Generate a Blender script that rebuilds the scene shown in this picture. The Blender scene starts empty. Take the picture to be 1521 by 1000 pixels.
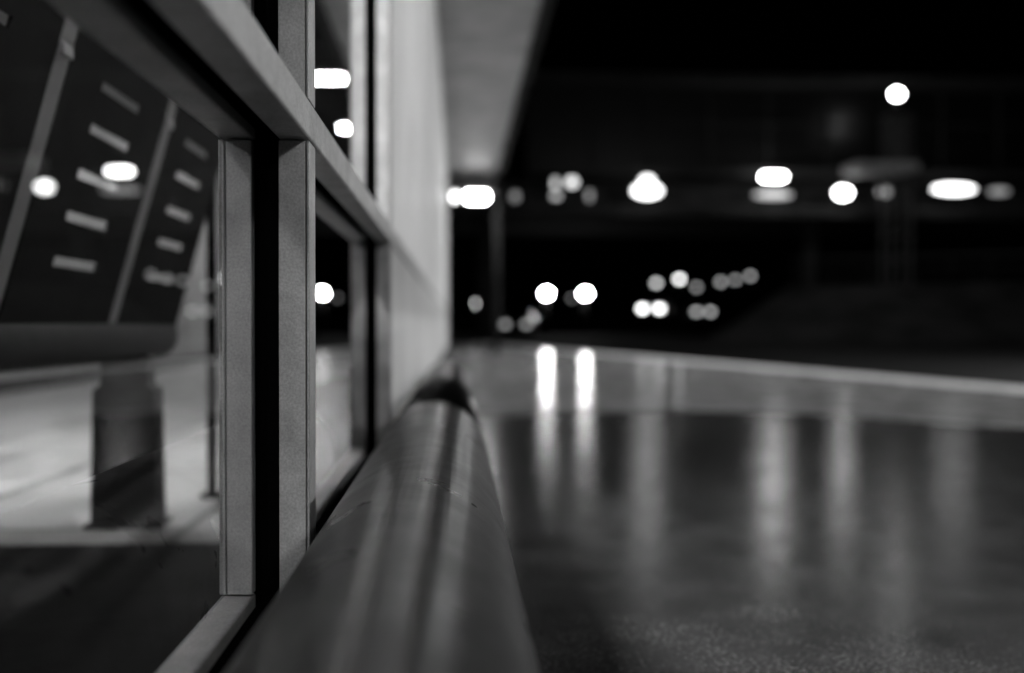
import bpy, bmesh, math, random
from mathutils import Vector, Matrix
random.seed(4)
S=bpy.context.scene
S.view_settings.view_transform='Standard'; S.view_settings.look='None'; S.view_settings.exposure=0
COL=S.collection

# ---------- materials ----------
def mat(name,v,rough=.5,metal=0,var=.15,scale=8,bump=0,bscale=60,spec=.5,rvar=0,detail=3,bdist=.004,speck=0,sscale=300):
    m=bpy.data.materials.new(name); m.use_nodes=True; n=m.node_tree.nodes; l=m.node_tree.links
    b=n['Principled BSDF']; b.inputs['Roughness'].default_value=rough; b.inputs['Metallic'].default_value=metal
    b.inputs['Specular IOR Level'].default_value=spec
    tc=n.new('ShaderNodeTexCoord'); src=tc.outputs['Object']
    nt=n.new('ShaderNodeTexNoise'); nt.inputs['Scale'].default_value=scale; nt.inputs['Detail'].default_value=detail; nt.inputs['Roughness'].default_value=.65
    l.new(src,nt.inputs['Vector'])
    mr=n.new('ShaderNodeMapRange'); mr.inputs[1].default_value=.3; mr.inputs[2].default_value=.7
    mr.inputs[3].default_value=v*(1-var); mr.inputs[4].default_value=v*(1+var); l.new(nt.outputs[0],mr.inputs[0])
    out=mr.outputs[0]
    if speck:
        n4=n.new('ShaderNodeTexNoise'); n4.inputs['Scale'].default_value=sscale; n4.inputs['Detail'].default_value=2; l.new(src,n4.inputs['Vector'])
        m4=n.new('ShaderNodeMapRange'); m4.inputs[1].default_value=.35; m4.inputs[2].default_value=.65; m4.inputs[3].default_value=1-speck; m4.inputs[4].default_value=1+speck
        l.new(n4.outputs[0],m4.inputs[0]); mu=n.new('ShaderNodeMath'); mu.operation='MULTIPLY'; l.new(out,mu.inputs[0]); l.new(m4.outputs[0],mu.inputs[1]); out=mu.outputs[0]
    l.new(out,b.inputs['Base Color'])
    if rvar:
        r2=n.new('ShaderNodeMapRange'); r2.inputs[1].default_value=.35; r2.inputs[2].default_value=.65
        r2.inputs[3].default_value=rough-rvar; r2.inputs[4].default_value=rough+rvar
        l.new(nt.outputs[0],r2.inputs[0]); l.new(r2.outputs[0],b.inputs['Roughness'])
    if bump:
        n2=n.new('ShaderNodeTexNoise'); n2.inputs['Scale'].default_value=bscale; n2.inputs['Detail'].default_value=2
        l.new(src,n2.inputs['Vector']); bp=n.new('ShaderNodeBump'); bp.inputs['Strength'].default_value=bump; bp.inputs['Distance'].default_value=bdist
        l.new(n2.outputs[0],bp.inputs['Height']); l.new(bp.outputs[0],b.inputs['Normal'])
    return m
def emis(name,s):
    m=bpy.data.materials.new(name); m.use_nodes=True; b=m.node_tree.nodes['Principled BSDF']
    b.inputs['Base Color'].default_value=(.8,.8,.8,1); b.inputs['Emission Color'].default_value=(1,1,1,1); b.inputs['Emission Strength'].default_value=s
    if s<4: m.cycles.emission_sampling='NONE'
    return m
def slabs(name,v,w,h,rough,mort=.006,rvar=.08,bump=.3,var=.15,bscale=90,speck=.15,spec=.5,mv=.25):
    m=mat(name,v,rough,var=var,scale=5,bump=bump,bscale=bscale,rvar=rvar,speck=speck,sscale=120,spec=spec)
    n=m.node_tree.nodes; l=m.node_tree.links; b=n['Principled BSDF']
    br=n.new('ShaderNodeTexBrick'); br.offset=0.5; br.inputs['Scale'].default_value=1; br.inputs['Mortar Size'].default_value=mort
    br.inputs['Brick Width'].default_value=w; br.inputs['Row Height'].default_value=h
    br.inputs['Color1'].default_value=(1,1,1,1); br.inputs['Color2'].default_value=(.75,.75,.75,1); br.inputs['Mortar'].default_value=(mv,mv,mv,1)
    tc=[x for x in n if x.type=='TEX_COORD'][0]
    mp=n.new('ShaderNodeMapping'); mp.inputs['Rotation'].default_value=(0,0,math.pi/2); l.new(tc.outputs['Object'],mp.inputs[0]); l.new(mp.outputs[0],br.inputs['Vector'])
    mx=n.new('ShaderNodeMix'); mx.data_type='RGBA'; mx.blend_type='MULTIPLY'; mx.inputs[0].default_value=1
    old=b.inputs['Base Color'].links[0].from_socket
    l.new(old,mx.inputs[6]); l.new(br.outputs['Color'],mx.inputs[7]); l.new(mx.outputs[2],b.inputs['Base Color'])
    return m
def glassmat(name,tint=.9):
    m=bpy.data.materials.new(name); m.use_nodes=True; n=m.node_tree.nodes; l=m.node_tree.links
    n.remove(n['Principled BSDF']); o=n['Material Output']
    t=n.new('ShaderNodeBsdfTransparent'); t.inputs[0].default_value=(tint,tint,tint,1)
    g=n.new('ShaderNodeBsdfGlossy'); g.inputs['Roughness'].default_value=.0
    f=n.new('ShaderNodeFresnel'); f.inputs[0].default_value=1.5
    ma=n.new('ShaderNodeMath'); ma.operation='MULTIPLY'; ma.inputs[1].default_value=1.5; ma.use_clamp=True
    x=n.new('ShaderNodeMixShader'); l.new(f.outputs[0],ma.inputs[0]); l.new(ma.outputs[0],x.inputs[0]); l.new(t.outputs[0],x.inputs[1]); l.new(g.outputs[0],x.inputs[2]); l.new(x.outputs[0],o.inputs[0])
    return m
def frostmat(name):
    m=bpy.data.materials.new(name); m.use_nodes=True; n=m.node_tree.nodes; l=m.node_tree.links
    n.remove(n['Principled BSDF']); o=n['Material Output']
    tc=n.new('ShaderNodeTexCoord'); nt=n.new('ShaderNodeTexNoise'); nt.inputs['Scale'].default_value=2; nt.inputs['Detail'].default_value=4
    l.new(tc.outputs['Object'],nt.inputs['Vector']); mr=n.new('ShaderNodeMapRange'); mr.inputs[3].default_value=.7; mr.inputs[4].default_value=1.0; l.new(nt.outputs[0],mr.inputs[0])
    t=n.new('ShaderNodeBsdfTranslucent'); d=n.new('ShaderNodeBsdfDiffuse'); l.new(mr.outputs[0],t.inputs[0]); l.new(mr.outputs[0],d.inputs[0])
    g=n.new('ShaderNodeBsdfGlossy'); g.inputs['Roughness'].default_value=.3
    x=n.new('ShaderNodeMixShader'); x.inputs[0].default_value=.55; l.new(t.outputs[0],x.inputs[1]); l.new(d.outputs[0],x.inputs[2])
    y=n.new('ShaderNodeMixShader'); y.inputs[0].default_value=.06; l.new(x.outputs[0],y.inputs[1]); l.new(g.outputs[0],y.inputs[2]); l.new(y.outputs[0],o.inputs[0])
    return m

ALU=mat('painted_aluminium',.44,.42,var=.3,scale=14,bump=.2,bscale=150,detail=6,speck=.14,sscale=400)
BLK=mat('rubber_gasket',.002,.9,spec=.0)
GLASS=glassmat('clear_glass'); FROST=frostmat('frosted_panel')
PIPE=mat('painted_pipe',.007,.31,var=.2,scale=10,bump=.2,bscale=300,rvar=.04,speck=.3,sscale=500,spec=.12,bdist=.001)
RING=mat('pipe_joint',.003,.3)
BENCH=mat('bench_steel',.006,.7,var=.3,spec=.03)
BRKT=mat('bench_bracket',.10,.5,spec=.2)
LEG=mat('bench_leg_cast',.012,.6,var=.5,spec=.1)
SOFF=mat('soffit_panel',.38,.6,var=.25,scale=3,bump=.1)
WHITE=mat('back_wall_panel',.13,.5,var=.3,scale=2)
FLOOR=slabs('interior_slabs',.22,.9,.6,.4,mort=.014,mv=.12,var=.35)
FLOOR_SHADE=slabs('interior_shade_slabs',.003,.6,.6,.6,var=.6,speck=.4,spec=.05,mort=.012,mv=.1)  # near-black slab colour stands in for shade on the near floor
WET=mat('wet_asphalt',.045,.165,var=.35,scale=6,bump=.42,bscale=130,rvar=.04,detail=6,bdist=.0012,speck=.7,sscale=160,spec=.33)
PAVE=slabs('wet_concrete_paving',.66,1.2,1.2,.13,bump=.1,rvar=.04,var=.25,speck=.3,spec=.3)
KERB=mat('kerb_stone',.8,.6,var=.15,bump=.3,spec=.2)
ROAD=mat('road_asphalt',.004,.8,var=.3,spec=.03)
CONC=mat('dark_concrete',.018,.85,var=.3,scale=1.5,spec=.1)
STN=mat('station_cladding',.022,.7,var=.6,scale=1.2,spec=.2)
TWR=mat('tower_steel',.05,.6,spec=.2); TWP=mat('tower_panel',.3,.6,var=.4,scale=2,spec=.2)
STEEL=mat('galvanised_steel',.16,.45)
DARKG=mat('dark_glazing',.004,.3,spec=.2)
CARP=mat('car_paint',.03,.3); TYRE=mat('tyre',.015,.8)
GRASS=mat('grass',.022,.9,var=.95,scale=.6,spec=.1,detail=6)

# ---------- helpers ----------
def empty(name):
    e=bpy.data.objects.new(name,None); COL.objects.link(e); return e
def obj(name,bm,m,parent=None,bevel=0,smooth=False):
    bmesh.ops.recalc_face_normals(bm,faces=bm.faces)
    me=bpy.data.meshes.new(name); bm.to_mesh(me); bm.free()
    o=bpy.data.objects.new(name,me); COL.objects.link(o)
    for x in (m if isinstance(m,list) else [m]): me.materials.append(x)
    if smooth:
        for p in me.polygons: p.use_smooth=True
    if bevel:
        b=o.modifiers.new('b','BEVEL'); b.width=bevel; b.segments=3; b.limit_method='ANGLE'
    if parent: o.parent=parent
    return o
def addbox(bm,x0,x1,y0,y1,z0,z1):
    vs=[bm.verts.new((x,y,z)) for x in (x0,x1) for y in (y0,y1) for z in (z0,z1)]
    for f in ((0,1,3,2),(4,6,7,5),(0,4,5,1),(2,3,7,6),(0,2,6,4),(1,5,7,3)): bm.faces.new([vs[i] for i in f])
def box(name,x0,x1,y0,y1,z0,z1,m,parent=None,bevel=0):
    bm=bmesh.new(); addbox(bm,x0,x1,y0,y1,z0,z1); return obj(name,bm,m,parent,bevel)
def boxes(name,L,m,parent=None,bevel=0):
    bm=bmesh.new()
    for b in L: addbox(bm,*b)
    return obj(name,bm,m,parent,bevel)
def tube(name,p0,p1,r0,r1,m,parent=None,seg=24,bevel=0):
    p0=Vector(p0);p1=Vector(p1);d=p1-p0
    bm=bmesh.new(); bmesh.ops.create_cone(bm,cap_ends=True,segments=seg,radius1=r0,radius2=r1,depth=d.length)
    q=Vector((0,0,1)).rotation_difference(d.normalized()).to_matrix().to_4x4()
    bmesh.ops.transform(bm,matrix=Matrix.Translation((p0+p1)/2)@q,verts=bm.verts)
    o=obj(name,bm,m,parent,bevel,smooth=False)
    for p in o.data.polygons: p.use_smooth=len(p.vertices)==4
    return o
def ball(name,c,r,m,parent=None,sc=(1,1,1),sub=2):
    bm=bmesh.new(); bmesh.ops.create_icosphere(bm,subdivisions=sub,radius=r)
    bmesh.ops.transform(bm,matrix=Matrix.Translation(c)@Matrix.Diagonal((*sc,1)),verts=bm.verts)
    return obj(name,bm,m,parent,smooth=True)
def prism(name,pts,z0,z1,m,parent=None,bevel=0):
    bm=bmesh.new(); a=[bm.verts.new((x,y,z0)) for x,y in pts]; b=[bm.verts.new((x,y,z1)) for x,y in pts]
    bm.faces.new(a); bm.faces.new(b); n=len(pts)
    for i in range(n): bm.faces.new((a[i],a[(i+1)%n],b[(i+1)%n],b[i]))
    return obj(name,bm,m,parent,bevel)
def extr_y(name,prof,y0,y1,m,parent=None,bevel=0):
    bm=bmesh.new(); a=[bm.verts.new((x,y0,z)) for x,z in prof]; b=[bm.verts.new((x,y1,z)) for x,z in prof]
    bm.faces.new(a); bm.faces.new(b); n=len(prof)
    for i in range(n): bm.faces.new((a[i],a[(i+1)%n],b[(i+1)%n],b[i]))
    return obj(name,bm,m,parent,bevel)

# ---------- ground ----------
box('ground',-600,600,-300,900,-.6,-.13,ROAD)
def ex(y): return 4.07-.171*(y-7.16)
plat=empty('station_pavement')
prism('kerb_edge',[(ex(-9)-.42,-9),(ex(-9)+.1,-9),(ex(26)+.1,26),(ex(26)-.42,26)],-.13,.006,KERB,plat,.01)
prism('wet_surface',[(-.147,-9),(ex(-9)-.423,-9),(ex(26)-.423,26),(-.147,26)],-.13,0,WET,plat)
prism('light_paving',[(-.147,4.95),(1.2,5.3),(1.8,5.1),(2.3,4.5),(3.0,3.9),(4.1,3.4),(ex(3.4)-.426,3.4),(ex(25.9)-.426,25.9),(-.147,25.9)],.0005,.0045,PAVE,plat)
fl=empty('shelter_floor')
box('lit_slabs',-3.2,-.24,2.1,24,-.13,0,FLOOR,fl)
box('painted_shade_slabs',-3.2,-.24,-6,2.097,-.13,-.001,FLOOR_SHADE,fl)  # near floor, its shade put into the slab colour

# ---------- glazed shelter wall ----------
sh=empty('glazed_shelter')
XI0,XI1,XO0,XO1=-.236,-.204,-.177,-.147
TOP=2.82
box('plinth',-.230,-.152,-6,15.2,-.13,.150,CONC,sh)
mull=[-1.3,-.15,1.0,2.21,3.42,4.63,5.84,7.05,8.26,9.47,10.68,11.89,13.1,14.31]
W=.045
ZR0,ZR1=.635,.676
inner=[];outer=[];core=[]
for y in mull:
    for z0,z1 in ((.183,ZR0),(ZR1,TOP)):
        inner.append((XI0,XI0+.0065,y,y+W,z0,z1)); inner.append((XI0+.0078,XI1,y,y+W,z0,z1))
        if y<2.5:
            outer.append((XO0,XO1-.0035,y,y+W/2-.0012,z0,z1)); outer.append((XO0,XO1-.0035,y+W/2+.0012,y+W,z0,z1))
            outer.append((XO1-.0025,XO1,y+.001,y+W,z0,z1))
    core.append((XI0+.003,XO1-.0045 if y<2.5 else -.162,y+.014,y+W-.014,.15,TOP))
L_in=[(XI0,XI1,-6,15.2,.150,.1815),(XI0-.001,XI1+.001,-6,15.2,ZR0+.0015,ZR1-.0015)]
L_out=[(XO0,XO1,-6,15.2,.150,.1815),(XO0-.001,XO1+.001,-6,15.2,ZR0+.0015,ZR1-.0015)]
boxes('inner_mullions',inner,ALU,sh,.0015); boxes('outer_mullions',outer,ALU,sh,.0012)
boxes('inner_rails',L_in,ALU,sh,.003); boxes('outer_rails',L_out,ALU,sh,.003)
boxes('mullion_gaskets',core,BLK,sh)
boxes('rail_gaskets',[(XI1+.002,XO0-.002,-6,15.2,.1502,.170),(XI1+.002,XO0-.002,-6,15.2,ZR0+.012,ZR1-.012)],BLK,sh)
for i in range(3):
    y0,y1=mull[i]+W-.012,mull[i+1]+.012
    for z0,z1 in ((.172,ZR0+.01),(ZR1-.01,TOP)):
        bm=bmesh.new(); X=-.19
        bm.faces.new([bm.verts.new(p) for p in ((X,y0,z0),(X,y1,z0),(X,y1,z1),(X,y0,z1))]); obj('glass_pane',bm,GLASS,sh)
for i in range(3,len(mull)-1):
    y0,y1=mull[i]+W/2+.002,mull[i+1]+W/2-.002
    if i==3: y0=mull[3]+W+.002
    for z0,z1 in ((.184,ZR0-.001),(ZR1+.001,TOP)):
        box('frosted_pane',-.160,-.150,y0,y1,z0,z1,FROST,sh)
box('end_post',-.25,-.14,15.2,15.32,0,TOP,STEEL,sh,.004)
bw=[]
for i in range(11): bw.append((-3.1,-3.03,.0+i*1.25,1.235+i*1.25,.1,2.72))
boxes('back_wall_panels',bw,WHITE,sh,.006)
box('back_wall_base',-3.12,-3.05,-6,14,0,.098,CONC,sh)
box('back_wall_head',-3.12,-3.05,-6,14,2.723,TOP,CONC,sh)
boxes('roof_slab',[(-3.3,-.26,-6,16.6,TOP+.003,3.0)],CONC,sh)
cp=empty('canopy')
sp=[]
for i in range(14): sp.append((-.257,.62,-5.6+i*1.6,-5.6+(i+1)*1.6-.012,TOP+.03,TOP+.06))
boxes('soffit_panels',sp,SOFF,cp,.003)
box('canopy_deck',-.257,.60,-5.6,16.9,TOP+.065,3.1,CONC,cp)
box('edge_beam',.622,.70,-5.6,16.9,TOP-.03,3.1,CONC,cp,.006)
tube('post',(.66,16.6,0),(.66,16.6,TOP-.03),.06,.06,CONC,cp)
tube('post_base',(.66,16.6,0.004),(.66,16.6,.03),.13,.13,CONC,cp)
E_IN=emis('tube_lamp_glow',210); E_FILL=emis('added_fill_glow',80); E_NEAR_FILL=emis('added_near_glow',220)  # second and third glows serve the added fill lamps only
for (x,y) in ((-1.2,3.6),(-1.2,1.3),(-1.03,8.0),(-1.03,10.0),(-1.6,12.6),(-1.5,-1.8)):  # nearest and rearmost lamps are unseen additions, brightening ground and frame faces
    lp=empty('ceiling_lamp'); zz=2.42; big=x<-1.1
    boxes('housing',[(x-.16,x+.16,y-.5 if big else y-.08,y+.5 if big else y+.08,zz+.012,zz+.07)],STEEL,lp,.008)
    box('diffuser',x-.13,x+.13,y-.46 if big else y-.06,y+.46 if big else y+.06,zz-.01,zz+.01,E_FILL if y<0 else (E_NEAR_FILL if y==1.3 else E_IN),lp)
    tube('rod',(x,y,zz+.07),(x,y,TOP),.008,.008,STEEL,lp,8)

# ---------- pipe rail ----------
pr=empty('pipe_bumper_rail'); cx,cz,r=-.0445,.204,.1
tube('pipe_near',(cx,-3,cz),(cx,1.915,cz),r,r,PIPE,pr,96)
tube('joint_ring',(cx,1.913,cz),(cx,1.930,cz),r*1.012,r*1.012,RING,pr,96,.002)
tube('pipe_far',(cx,1.928,cz),(cx,4.3,cz),r*.985,r*.985,PIPE,pr,96)
ball('end_cap',(cx,4.3,cz),r*.985,PIPE,pr,(1,.35,1),4)
for y in (-1,.9,2.9,4.1):
    box('support',cx-.03,cx+.03,y-.03,y+.03,0,cz-r*.9,STEEL,pr,.004)
    box('support_plate',cx-.07,cx+.07,y-.07,y+.07,.001,.012,STEEL,pr,.002)

# ---------- bench ----------
be=empty('perforated_bench')
def bx(z): return -.7+.275*(z-.45)
segs=[(.45,.97),(1.0,1.49),(1.545,2.02),(2.075,2.50)]
rows=[.56,.635,.705,.78,.85,.925,1.0]
for y0,y1 in segs:
    zs=[.45]
    for q in rows: zs+= [q-.008,q+.008]
    zs.append(1.13); ym=(y0+y1)/2; ys=[y0,ym-.115,ym-.1,ym+.1,ym+.115,y1]
    bm=bmesh.new(); V={}
    for j,z in enumerate(zs):
        for i,y in enumerate(ys): V[i,j]=bm.verts.new((bx(z),y,z))
    for j in range(len(zs)-1):
        for i in range(len(ys)-1):
            if j%2==1 and i in (2,): continue
            bm.faces.new((V[i,j],V[i+1,j],V[i+1,j+1],V[i,j+1]))
    o=obj('backrest',bm,BENCH,be); s=o.modifiers.new('s','SOLIDIFY'); s.thickness=.006
    prof=[]
    for k in range(9):
        a=math.radians(10-k*12.5); prof.append((-.765+.067*math.cos(a),.44+.05*math.sin(a)))
    prof+=[(-.9,.385),(-1.08,.40),(-1.14,.395),(-1.17,.36)]
    prof2=[(x,z+.01) if i>8 else (x-.009,z+.004) for i,(x,z) in enumerate(prof)]
    extr_y('seat_shell',prof+prof2[::-1],y0,y1,BENCH,be)
tube('rear_roll',(-.735,.45,.425),(-.735,2.49,.425),.052,.052,LEG,be,40,.01)
for y in (.985,1.517,2.047):
    w=.026
    prof=[(bx(.46)+.004,.46),(bx(1.12)+.008,1.12),(bx(1.12)-.03,1.12),(bx(.46)-.05,.46)]
    extr_y('bracket',prof,y-w,y+w,BRKT,be,.003)
    box('arm_joint',bx(.86)-.01,bx(.86)+.012,y-.02,y+.02,.85,.87,STEEL,be,.003)
for yl in (.6,2.30):
    bm=bmesh.new()
    pl=[(-.075,-0.0),(.075,0),(.069,.31),(.052,.318),(.050,.385),(-.050,.385),(-.052,.318),(-.069,.31)]
    a=[bm.verts.new((-.745+x,yl-.035,z)) for x,z in pl]; b=[bm.verts.new((-.745+x,yl+.035,z)) for x,z in pl]
    bm.faces.new(a); bm.faces.new(b)
    for i in range(8): bm.faces.new((a[i],a[(i+1)%8],b[(i+1)%8],b[i]))
    obj('leg',bm,LEG,be,.006)
    bm=bmesh.new(); n=14
    for k in range(n):
        t0=-1.0+k*1.9/n; t1=-1.0+(k+1)*1.9/n
        Pq=lambda t,rr:(-.745-.115+rr*math.cos(t),.16+rr*math.sin(t))
        q=[Pq(t0,.11),Pq(t0,.118),Pq(t1,.118),Pq(t1,.11)]
        f=[bm.verts.new((x,yl-.041,z)) for x,z in q]; g=[bm.verts.new((x,yl-.034,z)) for x,z in q]
        bm.faces.new(f)
        for i in range(4): bm.faces.new((f[i],f[(i+1)%4],g[(i+1)%4],g[i]))
    obj('leg_rib',bm,BLK,be)
    box('foot_plate',-.83,-.66,yl-.05,yl+.05,0,.008,LEG,be,.002)
ps=empty('interior_post'); tube('shaft',(-.645,2.66,0),(-.645,2.66,TOP),.013,.013,BLK,ps,16); tube('base',(-.645,2.66,.0),(-.645,2.66,.01),.03,.03,BLK,ps,16)

# ---------- lamps outside ----------
FP=1479.
def P(x,y,Y): return ((x-679)/FP*Y, Y, .45+(485-y)/FP*Y)
EC={}
def E(s):
    if s not in EC: EC[s]=emis('lamp_glow_%g'%s,s)
    return EC[s]
def street_lamp(p,r,s,sc=(1,1,.8),arm=.0,base=-.13):
    e=empty('street_lamp'); x,y,z=p
    ball('lamp_globe',p,r,E(s),e,sc)
    tube('lamp_cap',(x,y,z+r*sc[2]*1.0),(x,y,z+r*sc[2]*1.0+r*.4),r*.9*sc[0],r*.3,CONC,e,16)
    top=z+r*sc[2]*1.2+.02; px=x+arm
    pole_y=y+r*sc[1]+.08
    if y<0: pole_y=y-r*sc[1]-.08
    tube('pole',(px,pole_y,base),(px,pole_y,top+r*.2),.07,.045,CONC,e,12)
    tube('pole_foot',(px,pole_y,base),(px,pole_y,base+.5),.11,.11,CONC,e,12)
    tube('arm',(px,pole_y,top+r*.15),(x,y,top+r*.15),.03,.03,CONC,e,8)
for x,y,Y,r,s in ((812,436,80,.36,90),(870,436,80,.36,90),(977,420,110,.34,3.0),(1012,414,110,.34,7),(1038,426,112,.32,1.1),(1075,418,115,.33,1.5),(1097,415,118,.33,1.2),(1120,409,120,.34,1.5),(850,443,120,.3,.5),
                (711,451,70,.32,5),(1512,461,60,.2,3),(657,435,90,.3,4)):
    street_lamp(P(x,y,Y),r,s)
street_lamp((1.4,-4.6,1.7),.2,190,base=0)  # added fill lamp behind the camera, brightens the mullion faces
street_lamp((11.5,13,4.6),.3,1500)  # added lamp out of frame, brightens wall, paving and kerb
for x,w,s in ((708,.36,45),(676,.1,6)):
    e=empty('canopy_lamp'); p=P(x,293,16.0)
    box('diffuser',p[0]-w/2,p[0]+w/2,p[1]-.12,p[1]+.12,p[2]-.07,p[2]+.07,E(s),e,.06)
    box('added_shade',p[0]-w/2-.1,p[0]+w/2+.1,p[1]-.3,p[1]+.3,p[2]+.075,p[2]+.09,CONC,e)  # added plate, keeps lamp light off the soffit
    tube('stem',(p[0],p[1],p[2]+.09),(p[0],p[1],TOP+.03),.015,.015,STEEL,e,8)

# ---------- elevated station crossing the view ----------
st=empty('elevated_station'); Y0=42.5
box('deck',-1,48,Y0,Y0+9,5.2,5.62,CONC,st,.03)
box('fascia',-1,48,Y0-.06,Y0-.003,5.45,5.62,STN,st,.01)
box('rear_wall',-1,48,Y0+3,Y0+3.3,5.62,6.95,STN,st)
box('upper_floor',3,48,Y0+.0,Y0+9,6.95,7.3,CONC,st,.02)
box('upper_wall',3,48,Y0+.7,Y0+9,7.3,10.9,DARKG,st)
box('roof',2,49,Y0-.6,Y0+9.5,10.9,11.2,CONC,st,.03)
boxes('window_mullions',[(3.2+i*2.6,3.32+i*2.6,Y0+.55,Y0+.69,7.3,10.9) for i in range(17)]+[(3,48,Y0+.5,Y0+.548,z,z+.08) for z in (9.3,)],CONC,st)
boxes('railing',[(-1+i*.9,-.95+i*.9,Y0+.05,Y0+.1,5.62,6.6) for i in range(54)]+[(-1,48,Y0+.04,Y0+.11,6.603,6.66)],CONC,st)
for X in (1.2,16,27,38): tube('column',(X,Y0+2,-.13),(X,Y0+2,5.2),.35,.35,CONC,st,20)
YL=41.6
def bl(x,y,w,h,s,rd=.95):
    p=P(x,y,YL); W2=w/FP*YL/2; H2=h/FP*YL/2
    box('light_fitting',p[0]-W2,p[0]+W2,YL-.3,YL+.1,p[2]-H2,p[2]+H2,E(s),st,min(H2,W2,.2)*rd)
    box('light_bracket',p[0]-.03,p[0]+.03,YL+.1,Y0+.04,p[2]-.03,p[2]+.03,CONC,st)
def gl(x,y,rx,rz,s):
    p=P(x,y,YL-.3); ball('globe_light',p,1,E(s),st,(rx/FP*YL,.25,rz/FP*YL))
    box('light_bracket',p[0]-.03,p[0]+.03,YL-.1,Y0+.04,p[2]-.03,p[2]+.03,CONC,st)
gl(963,282,22,10,5.5); gl(963,267,10,7,4)
bl(1154,260,34,8,30); gl(1154,287,30,5,.8)
gl(1262,283,12,8,18)
gl(1434,276,34,7,5)
gl(850,270,8,7,1.8); gl(825,272,4,8,1.2); gl(826,291,7,4,.9); gl(876,290,4,8,.4)
gl(1326,281,10,6,.5); gl(765,292,6,7,.3); gl(1505,279,16,5,.35)

tw=empty('lift_tower'); p=P(1345,133,40); X=p[0]
ball('beacon',p,.18,E(30),tw,(1.25,1,1))
L=[]
for dx in (-.42,.42):
    for dy in (-.42,.42): L.append((X+dx-.05,X+dx+.05,40+dy-.05,40+dy+.05,-.13,9.0))
for z in [1+i*1.05 for i in range(8)]:
    L.append((X-.37,X+.37,39.53,39.61,z,z+.08)); L.append((X-.37,X+.37,40.4,40.48,z,z+.08))
boxes('frame',L,TWR,tw)
box('panel',X-.30,X+.30,39.7,40.3,6.9,8.9,TWR,tw,.02)
tube('mast',(X,40,9.06),(X,40,9.95),.06,.05,CONC,tw,12); box('cap',X-.5,X+.5,39.5,40.5,9.0,9.06,TWR,tw,.01)
box('landing_roof',X-2.0,X+.6,39.2,40.8,6.72,7.1,TWP,tw,.02)

em=empty('embankment')
bm=bmesh.new()
pts=[(9,36,-.13),(40,30,-.13),(40,36,2.6),(14,41,2.2)]
bm.faces.new([bm.verts.new(q) for q in pts]); obj('slope',bm,GRASS,em)
bm=bmesh.new(); pts=[(14,41,2.2),(40,36,2.6),(60,44,2.8),(14,44,2.2)]
bm.faces.new([bm.verts.new(q) for q in pts]); obj('top',bm,GRASS,em)
rl=empty('railing')
for i in range(18):
    t=i/17; x=14+26*t; y=40.8-5*t; z=2.2+.4*t
    box('baluster',x-.03,x+.03,y-.03,y+.03,z,z+1.05,CONC,rl)
tube('handrail',(14,40.8,3.25),(40,35.8,3.65),.04,.04,TWR,rl,10); tube('midrail',(14,40.8,2.7),(40,35.8,3.1),.03,.03,TWR,rl,10)

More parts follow.
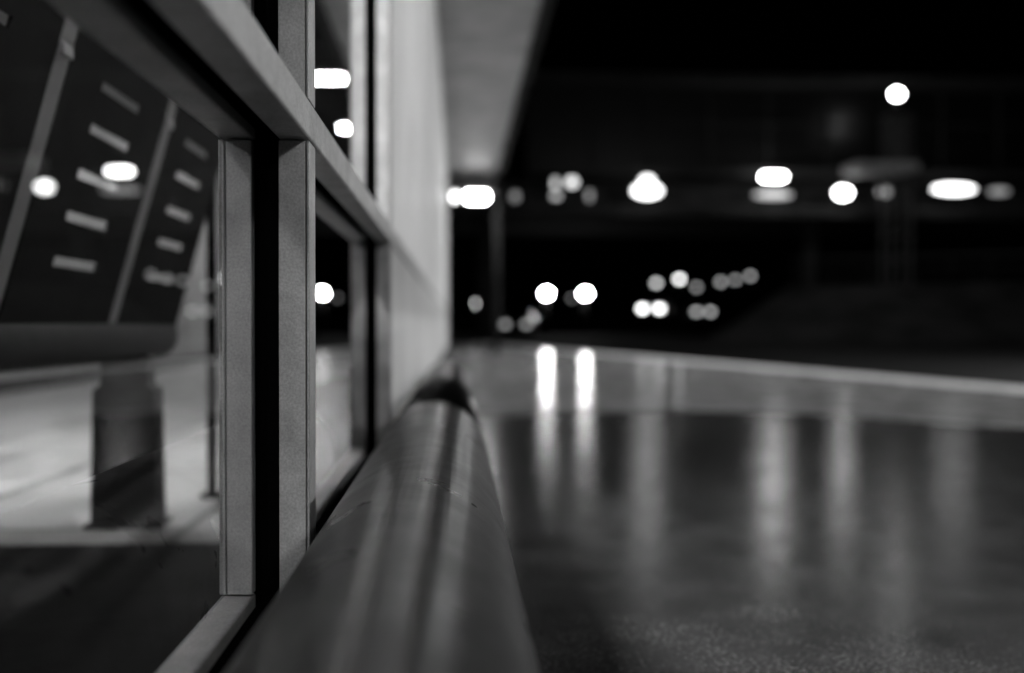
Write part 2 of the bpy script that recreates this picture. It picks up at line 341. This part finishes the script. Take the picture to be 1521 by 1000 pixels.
def car(loc,rot,lit,s):
    e=empty('car')
    prof=[(-2.1,.35),(-2.15,.7),(-2.0,.95),(-1.35,1.02),(-.75,1.42),(.55,1.45),(1.35,1.0),(2.0,.85),(2.15,.6),(2.1,.3)]
    bm=bmesh.new(); N=len(prof)
    def sec(y,f): return [bm.verts.new((x,y*(f if z>1.03 else 1),z)) for x,z in prof]
    a=sec(-.86,.78); b=sec(.86,.78); bm.faces.new(a); bm.faces.new(b)
    for i in range(N): bm.faces.new((a[i],a[(i+1)%N],b[(i+1)%N],b[i]))
    obj('body',bm,CARP,e,.07)
    for sx in (-1.3,1.3):
        for sy in (-.8,.8): tube('wheel',(sx,sy-.1,.32),(sx,sy+.1,.32),.32,.32,TYRE,e,24,.03); tube('hub',(sx,sy-.115,.32),(sx,sy+.115,.32),.17,.17,STEEL,e,16)
    bm=bmesh.new()
    for sy in (-1,1):
        q=[(-1.15,.80*sy,1.06),(-.7,.70*sy,1.36),(.5,.70*sy,1.38),(1.1,.80*sy,1.06)]
        bm.faces.new([bm.verts.new((x,y+.03*sy,z)) for x,y,z in q])
    q=[(1.33,-.66,1.06),(1.33,.66,1.06),(.65,.58,1.42),(.65,-.58,1.42)]
    bm.faces.new([bm.verts.new((x+.04,y,z+.02)) for x,y,z in q]); obj('windows',bm,DARKG,e)
    for sy in (-.62,.62): ball('headlight',(2.08,sy,.68),lit,E(s),e,(.5,1.1,.8))
    e.location=loc; e.rotation_euler=(0,0,rot); return e
car((P(1040,485,90)[0],90,1.07),math.radians(-90),.26,1.8)
car((P(977,485,75)[0],75,1.07),math.radians(-112),.26,8)
car((P(772,485,60)[0],60,-.13),math.radians(-100),.2,.8)
er=empty('raised_road')
bm=bmesh.new(); addbox(bm,-60,120,70,140,-.14,1.07); obj('carriageway',bm,ROAD,er,.05)

# ---------- sky / moonlight ----------
w=bpy.data.worlds.new('World'); S.world=w; w.use_nodes=True; n=w.node_tree.nodes; l=w.node_tree.links
sk=n.new('ShaderNodeTexSky'); sk.sky_type='NISHITA'; sk.sun_disc=False; sk.sun_elevation=math.radians(2); sk.sun_rotation=math.radians(200)
bwn=n.new('ShaderNodeRGBToBW'); l.new(sk.outputs[0],bwn.inputs[0]); bg=n['Background']; l.new(bwn.outputs[0],bg.inputs[0]); bg.inputs[1].default_value=.00004
sd=bpy.data.lights.new('moon','SUN'); sd.energy=.002; sd.angle=math.radians(.5); so=bpy.data.objects.new('moon',sd); COL.objects.link(so)
so.rotation_euler=(math.radians(60),0,math.radians(20))

# ---------- camera ----------
cd=bpy.data.cameras.new('camera'); c=bpy.data.objects.new('camera',cd); COL.objects.link(c); S.camera=c
cd.lens=35; cd.sensor_width=36; cd.clip_start=.02; cd.clip_end=2000
c.location=(0,0,.45); c.rotation_euler=(math.radians(90-.58),0,math.radians(-3.15))
cd.dof.use_dof=True; cd.dof.focus_distance=1.0; cd.dof.aperture_fstop=2.15
